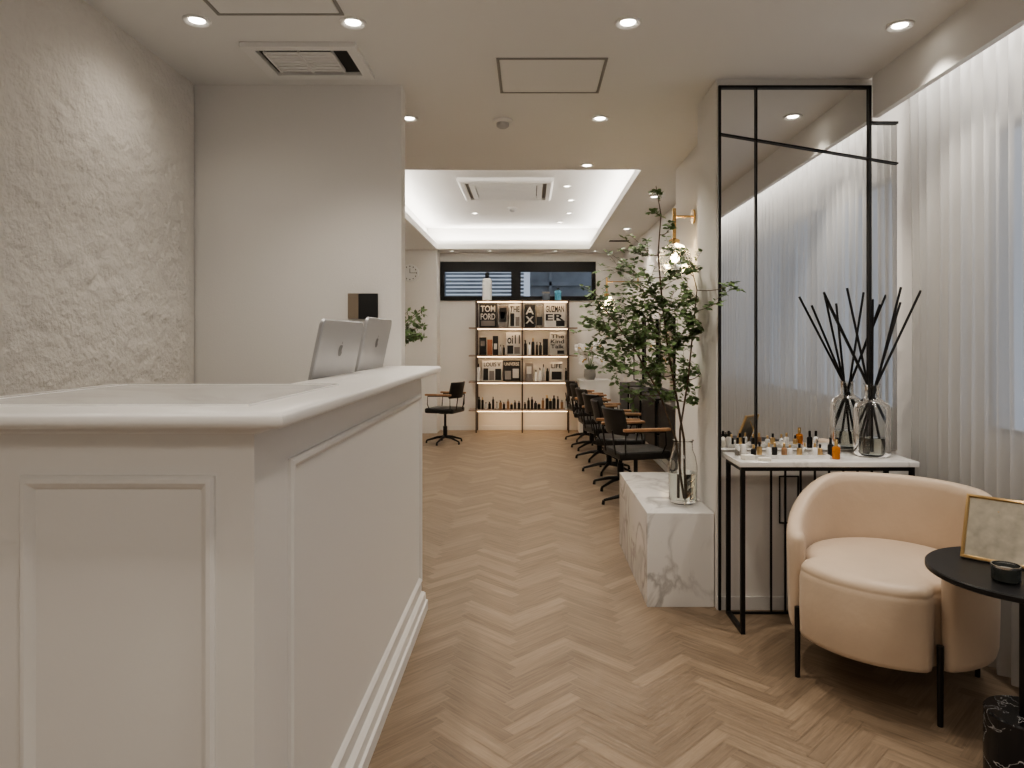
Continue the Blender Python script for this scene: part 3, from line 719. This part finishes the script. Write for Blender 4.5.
def cm_(c):
    if c not in CM: CM[c] = mat('print_%d' % len(CM), c, .6)
    return CM[c]
BK, WH, GY = (.015, .015, .015), (.56, .54, .51), (.2, .18, .17)
def book(px0, px1, z, hgt, col, words=None, tcol=WH, pic=None, th=.03, cap=.15):
    d = 9.47; x0 = (px0-CX)/F*d; x1 = (px1-CX)/F*d; w = x1-x0
    t = thing('display_book', (x0, d+.05, z+.001), '', 'book', group='books and prints displayed on the shelves')
    t['label'] = ('black' if sum(col) < .5 else 'white' if sum(col) > 1.5 else 'coloured')+' book cover facing out' + (' with large lettering' if words else '')+' on display shelf'
    bm = B(); box(bm, 0, w, 0, th, 0, hgt, .002); part(t, 'cover', bm, cm_(col))
    if pic:
        for pc in (pic if isinstance(pic, list) else [pic]):
            bm = B(); a, b, c2, e = pc[:4]; box(bm, a*w, b*w, -.0012, -.0004, c2*hgt, e*hgt); part(t, 'picture', bm, cm_(pc[4]))
    if words:
        n = len(words)
        for i, s in enumerate(words):
            hh = hgt*.8/n*.8; zt_ = hgt*.93-(i+1)*min(hgt*.8/n, cap*1.25)+min(hgt*.8/n, cap*1.25)*.1
            text(t, s, w*.84, min(hh, cap), (w*.08, -.002, zt_), cm_(tcol))
Z1, Z2_, Z3, Z4 = zs_[1], zs_[2], zs_[3], zs_[4]
book(479, 496.5, Z1, .33, BK, ['TOM', 'FORD'], WH, (.1, .9, .06, .28, GY), cap=.085); book(497.5, 508, Z1, .30, GY, None, WH, [(.15, .85, .25, .9, BK), (.3, .7, .4, .7, WH)]); book(509, 520.5, Z1, .32, WH, ['THE'], BK, [(.1, .45, .06, .6, BK), (.55, .9, .06, .45, GY)], cap=.08)
book(524.5, 535, Z1, .31, BK, ['A', 'X'], WH, cap=.10); book(536, 543, Z1, .29, (.25, .23, .2), None, BK, (.1, .9, .1, .5, BK)); book(544, 566, Z1, .33, WH, ['GUZMAN', 'ER'], BK, (.55, .95, .05, .28, BK), cap=.09)
book(479, 486, Z2_, .24, BK, None, BK, (.2, .8, .5, .8, GY)); book(487, 492, Z2_, .21, (.35, .15, .09)); book(492.6, 498, Z2_, .26, BK, None, WH, (.2, .8, .3, .6, WH)); book(506, 521, Z2_, .31, WH, ['oi11'], BK, [(.08, .48, .05, .42, BK), (.54, .92, .05, .35, GY)], cap=.12)
book(543, 548, Z2_, .22, BK); book(549.5, 565.5, Z2_, .31, (.46, .44, .41), ['The', 'Kind', 'Talk'], BK, (.5, .92, .05, .2, BK), cap=.055)
book(482, 502, Z3, .28, WH, ['LOUIS V'], BK, [(.05, .3, .05, .62, BK), (.35, .6, .05, .5, GY), (.65, .95, .05, .6, BK)], cap=.055); book(503, 520.5, Z3, .28, BK, ['UNIVERSE'], WH, [(.1, .45, .08, .5, (.3, .28, .26)), (.55, .9, .15, .6, WH)], cap=.045)
book(525, 533, Z3, .25, GY, None, WH, (.2, .8, .4, .8, WH)); book(550.5, 563, Z3, .26, WH, ['LIFE'], BK, (.1, .9, .08, .5, BK), cap=.06)
def shelf_bottle(px, z, r, h, mb, mc, desc, pump=False, dy=None):
    t = thing('product_bottle', ((px-CX)/F*9.5, 9.5+(R.uniform(-.02, .03) if dy is None else dy), z+.001), desc, 'bottle', group='hair product bottles on the shelves')
    bm = B(); lathe(bm, [(r*.92, 0), (r, .006), (r, h*.72), (r*.8, h*.78), (r*.4, h*.8)], 18); part(t, 'body', bm, mb)
    bm = B(); lathe(bm, [(r*.42, h*.802), (r*.42, h*.93), (r*.36, h)], 14)
    if pump: box(bm, -r*.9, r*.2, -.006, .006, h*.95, h)
    part(t, 'cap', bm, mc)
pal = [('blackleather', 'black', 'black product bottle with black cap'), ('blackleather', 'black', 'black product bottle with black cap'), ('whitecer', 'black', 'white product bottle with black cap'), ('wood', 'black', 'brown product bottle with black cap'), ('alu', 'black', 'silver product bottle with black cap'), ('blackleather', 'gold', 'black product bottle with gold cap')]
for z, lst in ((Z2_, [500.5, 503.8, 525.5, 529.5, 533, 537, 540.5]), (Z3, [478.5, 536, 540, 543.5, 547.5, 566]), (Z4, [479, 482.5, 486, 489.5, 493, 497, 500.5, 504, 508, 511.5, 515, 519, 525, 528.5, 532, 535.5, 539, 543, 547, 550.5, 554, 558, 562, 566])):
    for px in lst:
        m_ = R.choice(pal); shelf_bottle(px, z, R.uniform(.014, .022), R.uniform(.12, .24) if z > .5 else R.uniform(.08, .19), m_[0], m_[1], m_[2], R.random() < .4)
shelf_bottle(487, zs_[0], .065, .38, 'whitecer', 'black', 'large white bottle with black cap on top of shelf')
shelf_bottle(558, zs_[0], .045, .17, cm_((.12, .35, .5)), 'black', 'blue jar with black lid on top of shelf')
t = thing('gift_box', (P(546, 300, 9.55).x, 9.55, zs_[0]+.001), 'small dark box on top of display shelf', 'box')
bm = B(); box(bm, -.05, .05, -.04, .04, 0, .10, .003); part(t, 'box_body', bm, cm_((.1, .12, .15))); bm = B(); box(bm, -.052, .052, -.042, .042, .101, .12, .003); part(t, 'lid', bm, cm_((.31, .28, .25)))

# orchid corner
t = thing('low_cabinet', (.86, 9.48, 0), 'small white cabinet in the salon corner', 'cabinet')
bm = B(); box(bm, -.2, .2, -.19, .17, 0, .70, .004); part(t, 'body', bm, 'counter'); bm = B(); box(bm, -.21, .21, -.20, .18, .70, .72, .003); part(t, 'top', bm, 'ctop')
t = thing('orchid', (.80, 9.36, .72), 'white orchid blooms in dark ceramic pot', 'flower')
bm = B(); lathe(bm, [(.06, 0), (.08, .05), (.075, .14), (.065, .14), (.065, .12)], 24); part(t, 'pot', bm, 'grey')
sb, fb, kb = B(), B(), B()
for k in range(8):
    e = Vector((R.uniform(-.17, .20), R.uniform(-.12, .03), R.uniform(.24, .50))); tw = bez((0, 0, .12), e, (0, 0, .16), 8); tube(sb, tw, .004, 5)
    for p in tw[5:]:
        for q in range(5):
            a = q*2*math.pi/5; sphere(fb, p+Vector((.036*math.cos(a), -.012, .036*math.sin(a))), .027, 8, 6, (1, .4, 1))
        sphere(kb, p+Vector((0, -.028, 0)), .012, 8, 6)
for k in range(8):
    leaf(sb, Vector((R.uniform(-.03, .03), -.02, .13)), Vector((R.uniform(-1, 1), R.uniform(-.4, .1), R.uniform(.3, 1))), .11)
part(t, 'stem', sb, 'leaf'); part(t, 'petals', fb, 'petal'); part(t, 'flower_centre', kb, mat('orchid_centre', (.55, .40, .18), .6))

area((0.2, -1.1, H-.02), (0, 0, -1), (1, 0, 0), 1.8, .6, 15, (1, .93, .85))  # added soft fill overhead behind the camera, unseen, no fixture modelled

w = bpy.data.worlds.new('World'); scene.world = w; w.use_nodes = True
w.node_tree.nodes['Background'].inputs[0].default_value = (.62, .71, .86, 1); w.node_tree.nodes['Background'].inputs[1].default_value = .50

cam = bpy.data.cameras.new('Camera'); co = bpy.data.objects.new('Camera', cam); COL.objects.link(co)
co.location = (0, 0, CH); co.rotation_euler = (math.pi/2, 0, 0)
cam.sensor_width = 36; cam.lens = F/1024*36; cam.shift_x = -(CX-512)/1024; cam.shift_y = -(384-CY)/1024; cam.clip_start = .05
scene.camera = co
scene.view_settings.view_transform = 'AgX'
try: scene.view_settings.look = 'AgX - Medium High Contrast'
except Exception: pass
scene.view_settings.exposure = 0.42
